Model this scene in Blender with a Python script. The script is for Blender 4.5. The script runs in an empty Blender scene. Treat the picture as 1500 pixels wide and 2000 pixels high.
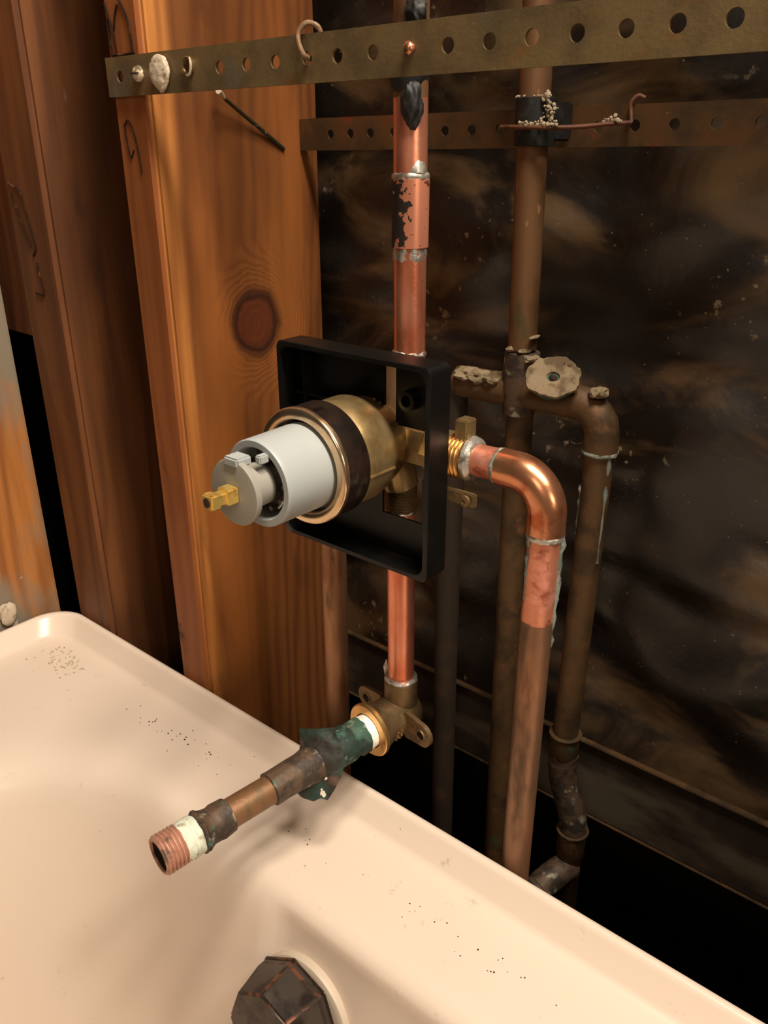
import bpy, bmesh, math, random
from mathutils import Vector, Matrix, noise
random.seed(7)
SC = bpy.context.scene
COL = SC.collection
V = Vector
# ------------------------------------------------------------------ camera
PITCH, YAW = math.radians(23.8), math.radians(39.6)
cam = bpy.data.objects.new('camera', bpy.data.cameras.new('camera')); COL.objects.link(cam)
cam.location = (0, 0, .76); cam.rotation_euler = (math.pi/2-PITCH, 0, YAW)
cam.data.sensor_fit = 'VERTICAL'; cam.data.sensor_height = 24; cam.data.lens = 24*1585/2000
cam.data.clip_start = .01
SC.camera = cam
# ------------------------------------------------------------------ world and light
w = bpy.data.worlds.new('world'); SC.world = w; w.use_nodes = True
w.node_tree.nodes['Background'].inputs[0].default_value = (1, .70, .45, 1)
w.node_tree.nodes['Background'].inputs[1].default_value = .07
def area(name, loc, target, size, power, color):
    l = bpy.data.lights.new(name, 'AREA'); l.size = size; l.energy = power; l.color = color; l.shape = 'DISK'
    o = bpy.data.objects.new(name, l); COL.objects.link(o); o.location = loc
    o.rotation_euler = (V(target)-V(loc)).to_track_quat('-Z', 'Y').to_euler()
    return o
for k_, (lx, ly) in enumerate(((.10, .08), (.40, .12), (.72, .16))):
    area('vanity_lamp', (lx, ly, 1.85), (-.25, .3, .5), .22, 11, (1, .89, .76))
area('right_light', (1.05, .02, .98), (-.25, .3, .68), .26, 2.6, (1, .84, .64))  # added low light on the right for the highlights on the copper pipes
area('fill_light', (.5, -1.2, 1.6), (-.25, .3, .5), .5, 3.6, (1, .86, .70))  # added fill light for the front faces, not a seen lamp
SC.view_settings.view_transform = 'Standard'; SC.view_settings.look = 'None'
SC.view_settings.gamma = 1; SC.view_settings.use_curve_mapping = False
SC.view_settings.exposure = .15

# ------------------------------------------------------------------ materials
def srgb(c):
    return tuple((x/12.92 if x <= .04045 else ((x+.055)/1.055)**2.4) for x in [v/255 for v in c]) + (1,)
class G:
    """small node-graph helper"""
    def __init__(s, name):
        s.m = bpy.data.materials.new(name); s.m.use_nodes = True; s.t = s.m.node_tree
        s.b = s.t.nodes['Principled BSDF']
        s.co = s.t.nodes.new('ShaderNodeTexCoord').outputs['Object']
    def n(s, k, **kw):
        x = s.t.nodes.new(k)
        for a, v in kw.items(): setattr(x, a, v)
        return x
    def l(s, a, b): s.t.links.new(a, b)
    def put(s, sock, v):
        if hasattr(v, 'is_linked') or isinstance(v, bpy.types.NodeSocket): s.l(v, sock)
        else: sock.default_value = v
    def math(s, op, a, b=0., c=None):
        x = s.n('ShaderNodeMath', operation=op); s.put(x.inputs[0], a); s.put(x.inputs[1], b)
        if c is not None: s.put(x.inputs[2], c)
        return x.outputs[0]
    def mapped(s, scale=(1, 1, 1), loc=(0, 0, 0)):
        x = s.n('ShaderNodeMapping'); s.l(s.co, x.inputs[0]); x.inputs['Scale'].default_value = scale; x.inputs['Location'].default_value = loc
        return x.outputs[0]
    def noise(s, scale, detail=4, co=None, rough=.55, dist=0, stretch=None, loc=(0, 0, 0)):
        x = s.n('ShaderNodeTexNoise'); x.inputs['Scale'].default_value = scale; x.inputs['Detail'].default_value = detail
        x.inputs['Roughness'].default_value = rough; x.inputs['Distortion'].default_value = dist
        s.l(co or s.mapped(stretch or (1, 1, 1), loc), x.inputs['Vector'])
        return x.outputs[0]
    def ramp(s, v, lo, hi, a=0., b=1.):
        x = s.n('ShaderNodeMapRange'); x.interpolation_type = 'SMOOTHSTEP'
        s.put(x.inputs[0], v); x.inputs[1].default_value = lo; x.inputs[2].default_value = hi
        x.inputs[3].default_value = a; x.inputs[4].default_value = b
        return x.outputs[0]
    def mix(s, f, a, b):
        x = s.n('ShaderNodeMix', data_type='RGBA'); s.put(x.inputs[0], f); s.put(x.inputs[6], a); s.put(x.inputs[7], b)
        return x.outputs[2]
    def sep(s):
        x = s.n('ShaderNodeSeparateXYZ'); s.l(s.co, x.inputs[0]); return x.outputs
    def bump(s, h, strength=.3, dist=.001):
        x = s.n('ShaderNodeBump'); x.inputs['Strength'].default_value = strength; x.inputs['Distance'].default_value = dist
        s.l(h, x.inputs['Height']); s.l(x.outputs[0], s.b.inputs['Normal'])
    def out(s, col, rough=.5, metal=0., spec=.5):
        s.put(s.b.inputs['Base Color'], col); s.put(s.b.inputs['Roughness'], rough); s.put(s.b.inputs['Metallic'], metal)
        s.b.inputs['Specular IOR Level'].default_value = spec
        return s.m

def stained(name, base, layers=(), rough=.5, metal=0., bump=0., bscale=300, spec=.5, stretch=None):
    """base colour with noise-shaped stains: layers = (colour, scale, lo, hi, seed)"""
    g = G(name); c = srgb(base)
    for (col, sc, lo, hi, sd) in layers:
        f = g.ramp(g.noise(sc, 5, stretch=stretch, loc=(sd, sd*1.7, sd*.6)), lo, hi)
        c = g.mix(f, c, srgb(col))
    if bump: g.bump(g.noise(bscale, 4), bump, .0006)
    return g.out(c, rough, metal, spec)

def wood(name, light, dark, knot=None, deep_shade=None, stains=(), K=80, rough=.62, dk=.5):
    """long-grained timber; knot = (y, z) in the object's own frame on its side face"""
    g = G(name)
    s = g.sep()
    lo = g.noise(9, 3, stretch=(1, 1, .16))
    fld = g.math('ADD', g.math('MULTIPLY', g.math('ADD', s[1], g.math('MULTIPLY', s[0], .8)), K), g.math('MULTIPLY', lo, 9.))
    if knot:
        dy = g.math('MULTIPLY', g.math('SUBTRACT', s[1], knot[0]), .66); dz = g.math('MULTIPLY', g.math('SUBTRACT', s[2], knot[1]), .62)
        r = g.math('SQRT', g.math('ADD', g.math('MULTIPLY', dy, dy), g.math('MULTIPLY', dz, dz)))
        r = g.math('ADD', r, g.math('MULTIPLY', g.math('SUBTRACT', g.noise(60, 3), .5), .006))
        f = g.ramp(r, .010, .036, 1, 0)
        fld = g.math('ADD', g.math('MULTIPLY', fld, g.math('SUBTRACT', 1., f)), g.math('MULTIPLY', g.math('MULTIPLY', r, 260.), f))
    band = g.math('FRACT', fld)
    tri = g.ramp(g.math('ABSOLUTE', g.math('SUBTRACT', band, .5)), .08, .5)
    fib = g.noise(240, 4, stretch=(1, 1, .035))
    c = g.mix(g.math('MULTIPLY', tri, dk), srgb(light), srgb(dark))
    if deep_shade:   # paler front edge; shade deeper in the bay painted red-brown behind a wandering boundary
        shade_f = g.ramp(g.math('ADD', s[1], g.math('MULTIPLY', g.math('SUBTRACT', g.noise(5, 3, stretch=(1, 1, .6), loc=(2, 5, 9)), .5), .03)), .010, .022)
        c = g.mix(g.math('MULTIPLY', shade_f, .92), c, g.mix(g.math('MULTIPLY', tri, .6), srgb(deep_shade), srgb((70, 32, 14))))
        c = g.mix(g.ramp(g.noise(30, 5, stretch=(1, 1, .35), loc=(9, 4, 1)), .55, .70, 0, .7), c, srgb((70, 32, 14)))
    if deep_shade:   # reddish tone on the front face only
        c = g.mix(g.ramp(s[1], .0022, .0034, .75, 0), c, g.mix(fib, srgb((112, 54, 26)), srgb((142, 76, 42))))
    c = g.mix(g.ramp(fib, .35, .75, 0, .35), c, srgb(dark))
    c = g.mix(g.ramp(g.noise(7, 4, stretch=(1, 1, .5), loc=(3, 1, 2)), .45, .75, 0, .55), c, srgb(dark))
    for (col, sc, l0, h0, sd, st) in stains:
        c = g.mix(g.ramp(g.noise(sc, 6, stretch=st, loc=(sd, sd, sd)), l0, h0), c, srgb(col))
    if knot:
        c = g.mix(g.ramp(r, .0095, .0125, .85, 0), c, srgb((84, 36, 14)))
        c = g.mix(g.math('MULTIPLY', g.ramp(r, .0085, .0112), g.ramp(r, .0112, .0175, 1, 0)), c, srgb((58, 26, 10)))
    g.bump(g.math('ADD', fib, g.math('MULTIPLY', tri, .5)), .35, .0006)
    return g.out(c, rough, 0, .35)

M = {}
def build_materials():
    M['stud_main'] = wood('orange_fir', (200, 130, 64), (104, 56, 20), knot=(.3718-.303, .6557), deep_shade=(108, 62, 26),
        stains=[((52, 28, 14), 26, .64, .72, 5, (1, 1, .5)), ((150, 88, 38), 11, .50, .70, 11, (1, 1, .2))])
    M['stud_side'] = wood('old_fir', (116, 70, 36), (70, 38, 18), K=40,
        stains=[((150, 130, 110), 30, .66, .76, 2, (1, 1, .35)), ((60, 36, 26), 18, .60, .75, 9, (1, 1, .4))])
    M['stud_left'] = wood('weathered_fir', (176, 112, 54), (110, 62, 28), K=35,
        stains=[((128, 116, 98), 14, .46, .60, 3, (1, 1, .4)), ((60, 46, 34), 30, .62, .70, 8, (1, 1, .3)), ((196, 182, 160), 60, .66, .72, 4, (1, 1, 1))])
    M['block'] = wood('dark_fir', (110, 64, 34), (66, 34, 18))
    M['board'] = wood('dirty_board', (58, 44, 32), (36, 26, 17), K=30,
        stains=[((96, 84, 66), 20, .52, .66, 3, (.3, 1, 1)), ((150, 140, 124), 120, .70, .74, 6, (1, 1, 1))], rough=.8)
    # tar paper
    g = G('tar_paper')
    c = g.mix(g.ramp(g.noise(9, 5, stretch=(1, 1, 1.7), loc=(1, 4, 2), dist=1.2), .47, .68), srgb((20, 12, 6)), srgb((92, 70, 44)))
    c = g.mix(g.ramp(g.noise(420, 2), .72, .76, 0, .8), c, srgb((140, 118, 84)))
    c = g.mix(g.math('MULTIPLY', g.ramp(g.noise(150, 4, loc=(2, 2, 2)), .60, .68), g.ramp(g.noise(12, 2, loc=(7, 1, 5)), .56, .66)), c, srgb((128, 112, 88)))
    g.bump(g.noise(160, 4), .3, .001)
    M['tar'] = g.out(c, g.ramp(g.noise(14, 3), .3, .7, .30, .5), 0, .8)
    M['void'] = stained('dark_subfloor', (22, 20, 15), [((34, 30, 22), 9, .5, .7, 1)], .95, spec=.1)
    # tub
    g = G('almond_enamel')
    c = g.mix(g.math('MULTIPLY', g.ramp(g.noise(70, 6, rough=.7), .62, .72, 0, .45), g.ramp(g.noise(7, 2, loc=(3.3, 1.2, .4)), .52, .66)), srgb((218, 199, 180)), srgb((140, 116, 92)))
    c = g.mix(g.ramp(g.noise(230, 2, loc=(1, 8, 3)), .765, .79, 0, .8), c, srgb((90, 72, 56)))
    g.bump(g.noise(12, 2), .12, .002)
    M['tub'] = g.out(c, .30, 0, .45)
    # copper pipes
    M['copper'] = stained('sanded_copper', (236, 156, 124), [((218, 122, 88), 70, .42, .68, 1), ((160, 84, 54), 120, .62, .76, 4)], .34, .78, .12, 600, stretch=(1, 1, .4))
    M['copper_shiny'] = stained('polished_copper', (216, 148, 108), [((176, 98, 64), 80, .5, .7, 1), ((226, 130, 96), 60, .55, .7, 7)], .27, .9, .10, 400)
    M['copper_red'] = stained('red_copper', (214, 138, 108), [((160, 84, 58), 110, .5, .65, 3), ((232, 156, 134), 70, .55, .7, 9)], .38, .6, .15, 500)
    M['copper_old'] = stained('aged_copper', (128, 92, 62), [((88, 62, 40), 45, .45, .7, 1), ((96, 84, 54), 60, .58, .72, 6), ((176, 128, 84), 200, .66, .74, 3)], .48, .45, .15, 500, stretch=(1, 1, .4))
    M['copper_brown'] = stained('brown_copper', (128, 94, 70), [((152, 106, 76), 60, .45, .65, 1), ((86, 64, 44), 70, .55, .70, 5), ((200, 176, 150), 240, .70, .74, 2)], .42, .6, .15, 500, stretch=(1, 1, .25))
    M['copper_tan'] = stained('tan_copper', (182, 134, 98), [((146, 98, 66), 60, .45, .65, 1), ((110, 80, 58), 90, .56, .70, 5)], .45, .5, .15, 500, stretch=(1, 1, .25))
    M['copper_dull'] = stained('dull_copper', (98, 72, 44), [((68, 52, 32), 50, .45, .65, 1), ((120, 84, 50), 70, .55, .7, 5), ((76, 92, 70), 40, .62, .72, 8)], .6, .35, .2, 400)
    M['copper_dark'] = stained('dark_copper', (52, 40, 28), [((74, 50, 32), 50, .5, .7, 1)], .7, .2, .2, 400)
    g = G('burnt_copper')   # coupling with a torn black patch of burnt tape on its left
    s = g.sep()
    nz = g.noise(170, 5)
    side = g.math('ADD', g.math('ADD', g.math('MULTIPLY', s[0], -60.), g.math('MULTIPLY', s[1], -20.)), g.math('MULTIPLY', nz, 2.15))
    mid = g.math('MULTIPLY', g.math('ABSOLUTE', g.math('SUBTRACT', s[2], .015)), 14.)
    f = g.ramp(g.math('SUBTRACT', side, mid), 1.02, 1.06)
    c = g.mix(g.ramp(g.noise(300, 3), .64, .68), srgb((238, 156, 124)), srgb((140, 74, 50)))
    c = g.mix(f, c, srgb((30, 18, 12)))
    M['burnt'] = g.out(c, g.math('ADD', g.math('MULTIPLY', f, .4), .34), g.math('SUBTRACT', .6, g.math('MULTIPLY', f, .6)))
    M['solder'] = stained('solder', (196, 190, 178), [((120, 104, 86), 160, .5, .68, 1)], .36, .75, .5, 500)
    M['flux'] = stained('flux_crust', (128, 134, 122), [((84, 92, 84), 90, .45, .65, 1), ((190, 184, 166), 160, .6, .7, 4)], .75, .1, .6, 400)
    M['brass'] = stained('satin_brass', (186, 160, 112), [((150, 122, 78), 60, .45, .7, 1), ((112, 82, 46), 30, .58, .75, 4)], .36, .8, .12, 500)
    M['brass_bright'] = stained('bright_brass', (246, 212, 120), [((206, 160, 80), 200, .5, .7, 1)], .3, .75, .2, 500)
    M['brass_dark'] = stained('dull_brass', (128, 104, 72), [((92, 70, 44), 60, .45, .65, 1), ((150, 124, 86), 120, .6, .7, 7)], .5, .7, .3, 500)
    M['brass_face'] = stained('machined_brass', (222, 176, 112), [((184, 132, 76), 60, .5, .7, 1)], .3, .9, .1, 700)
    M['nickel'] = stained('champagne_ring', (224, 196, 160), [((196, 160, 120), 50, .5, .7, 1)], .22, .95)
    M['band'] = stained('blackened_band', (52, 40, 32), [((96, 86, 76), 60, .58, .74, 3), ((30, 22, 18), 30, .5, .7, 5)], .32, .45, .1, 300)
    M['sleeve'] = stained('pale_grey_plastic', (166, 170, 168), [((158, 160, 156), 20, .5, .7, 1)], .42, 0, .04, 300, spec=.4)
    M['cap'] = stained('grey_plastic', (152, 148, 138), [((144, 139, 128), 30, .5, .7, 1)], .45, 0, .04, 300, spec=.4)
    M['inner_grey'] = stained('dark_grey_plastic', (92, 84, 74), [((64, 58, 52), 90, .5, .6, 1)], .4, 0, .1, 300)
    M['black'] = stained('black_plastic', (13, 12, 11), [((20, 18, 16), 60, .5, .7, 1), ((90, 84, 74), 420, .75, .78, 1)], .38, 0, .08, 400, spec=.3)
    M['rubber'] = stained('black_rubber', (24, 22, 20), [((44, 40, 36), 90, .55, .7, 1)], .6, 0, .3, 300)
    M['strap'] = stained('dulled_strap', (138, 116, 78), [((112, 94, 66), 30, .42, .62, 1), ((150, 100, 50), 50, .58, .72, 5), ((120, 116, 100), 18, .58, .7, 2), ((150, 144, 124), 260, .7, .76, 6)], .5, .55, .2, 500)
    M['strap_dark'] = stained('tarnished_strap', (96, 66, 36), [((70, 52, 30), 30, .42, .62, 1), ((124, 60, 34), 40, .56, .7, 5), ((150, 144, 124), 260, .72, .76, 6)], .6, .4, .2, 500)
    M['plaster_rear'] = stained('rear_plaster', (138, 120, 94), [((96, 80, 58), 110, .45, .62, 1), ((70, 54, 36), 260, .62, .7, 3)], .9, 0, .7, 400, spec=.2)  # darker, browner plaster for the pieces at the rear
    M['plaster'] = stained('plaster', (196, 178, 154), [((150, 132, 108), 120, .5, .7, 1), ((110, 92, 70), 260, .62, .7, 3)], .9, 0, .7, 400, spec=.2)
    M['screw'] = stained('painted_screw', (214, 196, 166), [((110, 90, 66), 300, .5, .62, 1)], .6, .2, .4, 500)
    M['wire'] = stained('crusted_wire', (116, 88, 60), [((150, 132, 106), 120, .5, .62, 1)], .6, .2, .5, 500)
    M['rust_wire'] = stained('copper_wire', (104, 64, 42), [((80, 44, 28), 120, .5, .62, 1)], .6, .3, .3, 500)
    M['green'] = stained('verdigris', (62, 92, 76), [((36, 52, 44), 80, .46, .58, 1), ((124, 150, 128), 130, .56, .68, 4), ((96, 80, 52), 60, .6, .7, 8)], .7, .2, .8, 300)
    M['crust'] = stained('crusted_fitting', (92, 72, 54), [((60, 50, 42), 90, .45, .6, 1), ((150, 144, 124), 110, .58, .70, 4), ((66, 100, 84), 60, .60, .70, 8)], .6, .3, .7, 350)
    M['membrane'] = stained('torn_membrane', (44, 40, 34), [((42, 60, 52), 60, .52, .66, 1), ((84, 62, 50), 70, .56, .7, 4), ((214, 200, 180), 70, .62, .63, 12)], .42, .1, .6, 300)
    M['tape'] = stained('white_thread_tape', (246, 240, 226), [((226, 216, 196), 90, .55, .7, 1)], .6, 0, .3, 500)
    M['tape_old'] = stained('pale_pipe_dope', (212, 216, 196), [((170, 160, 136), 180, .52, .66, 1)], .7, 0, .6, 500)
    M['thread'] = stained('pink_copper_threads', (190, 142, 120), [((120, 98, 82), 90, .5, .65, 1)], .5, .25, .3, 500)
    M['bore'] = stained('dark_bore', (70, 48, 38), [((36, 26, 20), 90, .45, .65, 1)], .8, .1, .5, 300)  # dark brown inside of the spout pipe
    M['bronze'] = stained('oiled_bronze', (72, 64, 56), [((40, 32, 28), 60, .45, .65, 1), ((110, 96, 84), 420, .72, .76, 5)], .36, .5, .1, 400)
    M['bronze_edge'] = stained('worn_copper_edge', (112, 70, 48), [((58, 46, 38), 110, .40, .52, 1)], .4, .5)
    M['gasket'] = stained('cream_gasket', (186, 170, 150), [], .5)
    M['ink'] = stained('ink_mark', (40, 26, 18), [((92, 60, 34), 160, .55, .7, 1)], .9, spec=.1)
    M['nail'] = stained('dull_nail', (70, 62, 40), [((150, 140, 120), 160, .62, .72, 1)], .5, .6)
    M['dust'] = stained('pale_crumbs', (168, 150, 124), [], .9)
    M['dark_brown'] = stained('dark_brown_fill', (70, 42, 26), [((30, 18, 12), 200, .4, .6, 1)], .9)  # plain dark brown for slots, holes and dirt specks
build_materials()

# ------------------------------------------------------------------ object helpers
def link(name, bm, m, parent=None, base=None, smooth=True, angle=35):
    """bm is in world coordinates; base is the object's origin (a child takes its thing's origin)"""
    if parent is not None:
        base = V(parent.location) if parent.parent is None else V(parent['o'])
    base = V(base or (0, 0, 0))
    bmesh.ops.translate(bm, verts=bm.verts, vec=-base)
    bmesh.ops.recalc_face_normals(bm, faces=bm.faces)
    me = bpy.data.meshes.new(name); bm.to_mesh(me); bm.free()
    for x in (m if isinstance(m, (list, tuple)) else [m]): me.materials.append(x)
    if smooth:
        me.polygons.foreach_set('use_smooth', [True]*len(me.polygons))
        me.set_sharp_from_angle(angle=math.radians(angle))
    o = bpy.data.objects.new(name, me); COL.objects.link(o)
    if parent is not None:
        o.parent = parent; o['o'] = tuple(base)
    else:
        o.location = base; o['o'] = tuple(base)
    return o
def part(name, bm, m, parent, label=None, **k):
    o = link(name, bm, m, parent, **k)
    if label: o['label'] = label
    return o
def thing(name, loc, label, cat, group=None):
    o = bpy.data.objects.new(name, None); o.empty_display_size = .02; COL.objects.link(o); o.location = loc
    o['label'] = label; o['category'] = cat
    if group: o['group'] = group
    return o
def tag(o, label, cat, group=None, kind=None):
    o['label'] = label; o['category'] = cat
    if group: o['group'] = group
    if kind: o['kind'] = kind
    return o
def structure(o): o['kind'] = 'structure'; return o

def box(bm, a, b, bev=0, seg=2):
    r = bmesh.ops.create_cube(bm, size=1)
    vs = r['verts']
    for v in vs:
        v.co = V([(a[i]+b[i])/2 + v.co[i]*(b[i]-a[i]) for i in range(3)])
    if bev:
        es = {e for v in vs for e in v.link_edges}
        bmesh.ops.bevel(bm, geom=list(es), offset=bev, segments=seg, affect='EDGES', clamp_overlap=True)
def frame(d, up=(0, 0, 1)):
    d = V(d).normalized(); u = V(up)
    if abs(d.dot(u)) > .98: u = V((1, 0, 0))
    a = u.cross(d).normalized(); b = d.cross(a)
    return d, a, b
def lathe(bm, o, d, prof, n=40, cap0=True, cap1=True, jit=0, jsc=300, mats=None):
    """prof = [(s, r)] along direction d from o"""
    d, a, b = frame(d); o = V(o); rows = []
    for (s, r) in prof:
        row = []
        for i in range(n):
            t = 2*math.pi*i/n; p = o + d*s + (a*math.cos(t)+b*math.sin(t))*r
            if jit: p += (a*math.cos(t)+b*math.sin(t))*noise.noise(p*jsc)*jit
            row.append(bm.verts.new(p))
        rows.append(row)
    for k in range(len(rows)-1):
        for i in range(n):
            fc = bm.faces.new((rows[k][i], rows[k][(i+1) % n], rows[k+1][(i+1) % n], rows[k+1][i]))
            if mats: fc.material_index = mats[k]
    if cap0: bm.faces.new(rows[0])
    if cap1: bm.faces.new(rows[-1])
    return rows
def cyl(bm, p, q, r, n=32, r2=None, **k):
    p, q = V(p), V(q); L = (q-p).length
    m = max(2, int(L/.004)) if k.get('jit') else 1
    r2 = r if r2 is None else r2
    lathe(bm, p, q-p, [(L*i/m, r+(r2-r)*i/m) for i in range(m+1)], n, **k)
def tube(bm, pts, rad, n=24, jit=0, jsc=250, caps=True):
    pts = [V(p) for p in pts]; N = len(pts)
    rad = rad if isinstance(rad, (list, tuple)) else [rad]*N
    a = None; rows = []
    for k, p in enumerate(pts):
        t = (pts[min(k+1, N-1)]-pts[max(k-1, 0)]).normalized()
        if a is None: _, a, b = frame(t)
        a = (a - t*a.dot(t)).normalized(); b = t.cross(a)
        row = []
        for i in range(n):
            th = 2*math.pi*i/n; u = a*math.cos(th)+b*math.sin(th); q = p+u*rad[k]
            if jit: q += u*noise.noise(q*jsc)*jit
            row.append(bm.verts.new(q))
        rows.append(row)
    for k in range(N-1):
        for i in range(n): bm.faces.new((rows[k][i], rows[k][(i+1) % n], rows[k+1][(i+1) % n], rows[k+1][i]))
    if caps: bm.faces.new(rows[0]); bm.faces.new(rows[-1])
def bend(p0, c, p1, k=12):
    """quadratic-ish rounded corner from p0 to p1 about corner c (circular for right angles)"""
    p0, c, p1 = V(p0), V(c), V(p1); o = p0+p1-c; out = []
    for i in range(k+1):
        t = math.pi/2*i/k
        out.append(o+(p0-o)*math.cos(t)+(p1-o)*math.sin(t))
    return out
def smooth_path(pts, k=6):
    pts = [V(p) for p in pts]; out = []
    P = [pts[0]*2-pts[1]]+pts+[pts[-1]*2-pts[-2]]
    for i in range(1, len(P)-2):
        for j in range(k):
            t = j/k; a, b, c, d = P[i-1:i+3]
            out.append(.5*((2*b)+(c-a)*t+(2*a-5*b+4*c-d)*t*t+(3*b-a-3*c+d)*t**3))
    out.append(pts[-1]); return out
def blob(bm, c, size, amp=.3, sc=1.0, sub=3, seed=0, rot=None):
    r = bmesh.ops.create_icosphere(bm, subdivisions=sub, radius=1)
    for v in r['verts']:
        n = noise.noise(v.co*1.6*sc+V((seed, seed*2, 0)))+.5*noise.noise(v.co*3.7*sc+V((seed, 3, seed)))
        p = v.co*(1+amp*n); p = V((p.x*size[0], p.y*size[1], p.z*size[2]))
        if rot: p = rot @ p
        v.co = V(c)+p
def ring(bm, o, d, r, w, t, jit=.0004, n=40, seed=0):
    lathe(bm, o, d, [(-w/2, r), (-w/2*.6, r+t*.8), (0, r+t), (w/2*.6, r+t*.8), (w/2, r)], n, jit=jit, jsc=420)
def new(): return bmesh.new()

# ------------------------------------------------------------------ setting
FRONT = .303
# back sheathing: wrinkled tar paper
bm = new(); nx, nz = 260, 220
X0, X1, Z0, Z1 = -1.25, .75, .37, 1.75
g = [[bm.verts.new((X0+(X1-X0)*i/nx, .454 + .016*noise.noise(V((X0+(X1-X0)*i/nx, 0, (Z0+(Z1-Z0)*j/nz)*1.6))*9) +
      .0075*noise.noise(V(((X0+(X1-X0)*i/nx)*16, 3, (Z0+(Z1-Z0)*j/nz)*30))), Z0+(Z1-Z0)*j/nz)) for j in range(nz+1)] for i in range(nx+1)]
for i in range(nx):
    for j in range(nz): bm.faces.new((g[i][j], g[i+1][j], g[i+1][j+1], g[i][j+1]))
for v in bm.verts:   # pressed flat where the sheet meets the ledger
    k = max(0, min(1, (v.co.z-.386)/.06)); v.co.y = .441+(v.co.y-.441)*k
structure(link('wall_back', bm, M['tar'], base=(0, .45, .37)))
bm = new(); box(bm, (-1.25, .47, 0), (.75, .48, 1.75)); structure(link('wall_back', bm, M['void'], base=(0, .47, 0), smooth=False))
bm = new(); box(bm, (-1.3, -1.6, -.03), (1.6, .48, 0)); structure(link('floor', bm, M['void'], base=(0, 0, -.03), smooth=False))
bm = new(); box(bm, (-.74, -1.6, 0), (-.72, .47, 1.75)); structure(link('wall_left', bm, M['void'], base=(-.73, .3, 0), smooth=False))
# ledger board behind the pipes with a thin raised lip along its top and bottom edge
led = thing('ledger_board', (-.25, .44, .32), 'dirty dark horizontal board low on the back wall behind the pipes', 'board')
bm = new(); box(bm, (-1.24, .4395, .3235), (.74, .4695, .3845), .001); part('board', bm, M['board'], led)
bm = new(); box(bm, (-1.24, .4370, .3845), (.74, .4695, .3860), .0005)
box(bm, (-1.24, .4380, .3225), (.74, .4695, .3235), .0003); part('edge_lip', bm, M['copper_dull'], led, 'pale thin lip along the board edges')

def stud(x0, x1, m, label, y0=FRONT, z0=0, y1=.4395, mark=None):
    bm = new(); box(bm, (x0, y0, z0), (x1, y1, 1.72), .0035, 3)
    o = link('wall_stud', bm, m, base=((x0+x1)/2, y0, 0)); tag(o, label, 'stud'); return o
# the main stud's material frame: its origin is at (mid x, front y, 0)
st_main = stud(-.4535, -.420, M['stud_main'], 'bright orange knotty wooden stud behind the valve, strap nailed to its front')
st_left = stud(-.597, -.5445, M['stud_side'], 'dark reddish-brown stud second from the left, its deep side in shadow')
st_far = stud(-.668, -.6225, M['stud_left'], 'pale weathered orange stud at the far left edge above the tub corner', y0=.212, y1=.3010)
stud(.030, .068, M['stud_side'], 'unseen dark wooden stud added at the right-hand end of the rear strap to shade the bay')  # out of view; added to keep lamp light off the back bay
bm = new(); box(bm, (-.660, .3095, .632), (-.5972, .40, 1.70), .001)
tag(link('blocking', bm, M['block'], base=(-.61, .308, .632)), 'brown wooden blocking filling the narrow slot between the two left studs', 'blocking')

# ink marks on the stud fronts
def marks(parent, strokes, y, r=.0004):
    bm = new()
    for s in strokes: tube(bm, smooth_path([(x, y, z) for x, z in s], 4), r*1.6, 6)
    return part('stamp_mark', bm, M['ink'], parent, 'dark hand-drawn mark')
marks(st_main, [[(-.4495, .836), (-.4470, .829), (-.4440, .822), (-.4410, .829), (-.4380, .834)],
                [(-.4440, .822), (-.4432, .812)], [(-.4485, .828), (-.4478, .812)],
                [(-.4360, .836), (-.4310, .829), (-.4288, .820), (-.4280, .811)], [(-.4480, .8105), (-.4370, .8102), (-.4265, .8105)]], .3026)
marks(st_main, [[(-.4440, .775), (-.4400, .7775), (-.4360, .772), (-.4335, .762), (-.4320, .750)],
                [(-.4440, .775), (-.4430, .765), (-.4410, .758), (-.4375, .762)]], .3027, .0003)
marks(st_left, [[(-.590, .742), (-.583, .739), (-.576, .736)], [(-.589, .735), (-.584, .725), (-.573, .700)], [(-.576, .736), (-.570, .715), (-.567, .700), (-.572, .694)],
                [(-.577, .668), (-.567, .667)], [(-.569, .690), (-.565, .668)]], .3026, .0004)

# ------------------------------------------------------------------ bathtub
def rrect(cx, a, y0, y1, r, k=14, mx=46, my=30):
    x0, x1 = cx-a, cx+a; pts = []
    def seg(p, q, m): return [(p[0]+(q[0]-p[0])*i/m, p[1]+(q[1]-p[1])*i/m) for i in range(m)]
    def arc(c, t0): return [(c[0]+r*math.cos(t0+math.pi/2*i/k), c[1]+r*math.sin(t0+math.pi/2*i/k)) for i in range(k)]
    pts += seg((x1, y0+r), (x1, y1-r), my); pts += arc((x1-r, y1-r), 0)
    pts += seg((x1-r, y1), (x0+r, y1), mx); pts += arc((x0+r, y1-r), math.pi/2)
    pts += seg((x0, y1-r), (x0, y0+r), my); pts += arc((x0+r, y0+r), math.pi)
    pts += seg((x0+r, y0), (x1-r, y0), mx); pts += arc((x1-r, y0+r), 1.5*math.pi)
    return pts
CX = -.234
loops = []   # (half width, end y, z, corner radius, front y)
OUT = .3825
for ins, z, r in ((0, 0, .03), (0, .388, .03), (.0008, .3935, .03), (.003, .3968, .029), (.0055, .3975, .028), (.0072, .3968, .027), (.0088, .3950, .0265), (.0160, .3845, .025), (.0182, .3826, .024), (.0210, .3818, .024), (.028, .3815, .026)):
    loops.append((OUT-ins, FRONT-.0005-ins, z, r))
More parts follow.
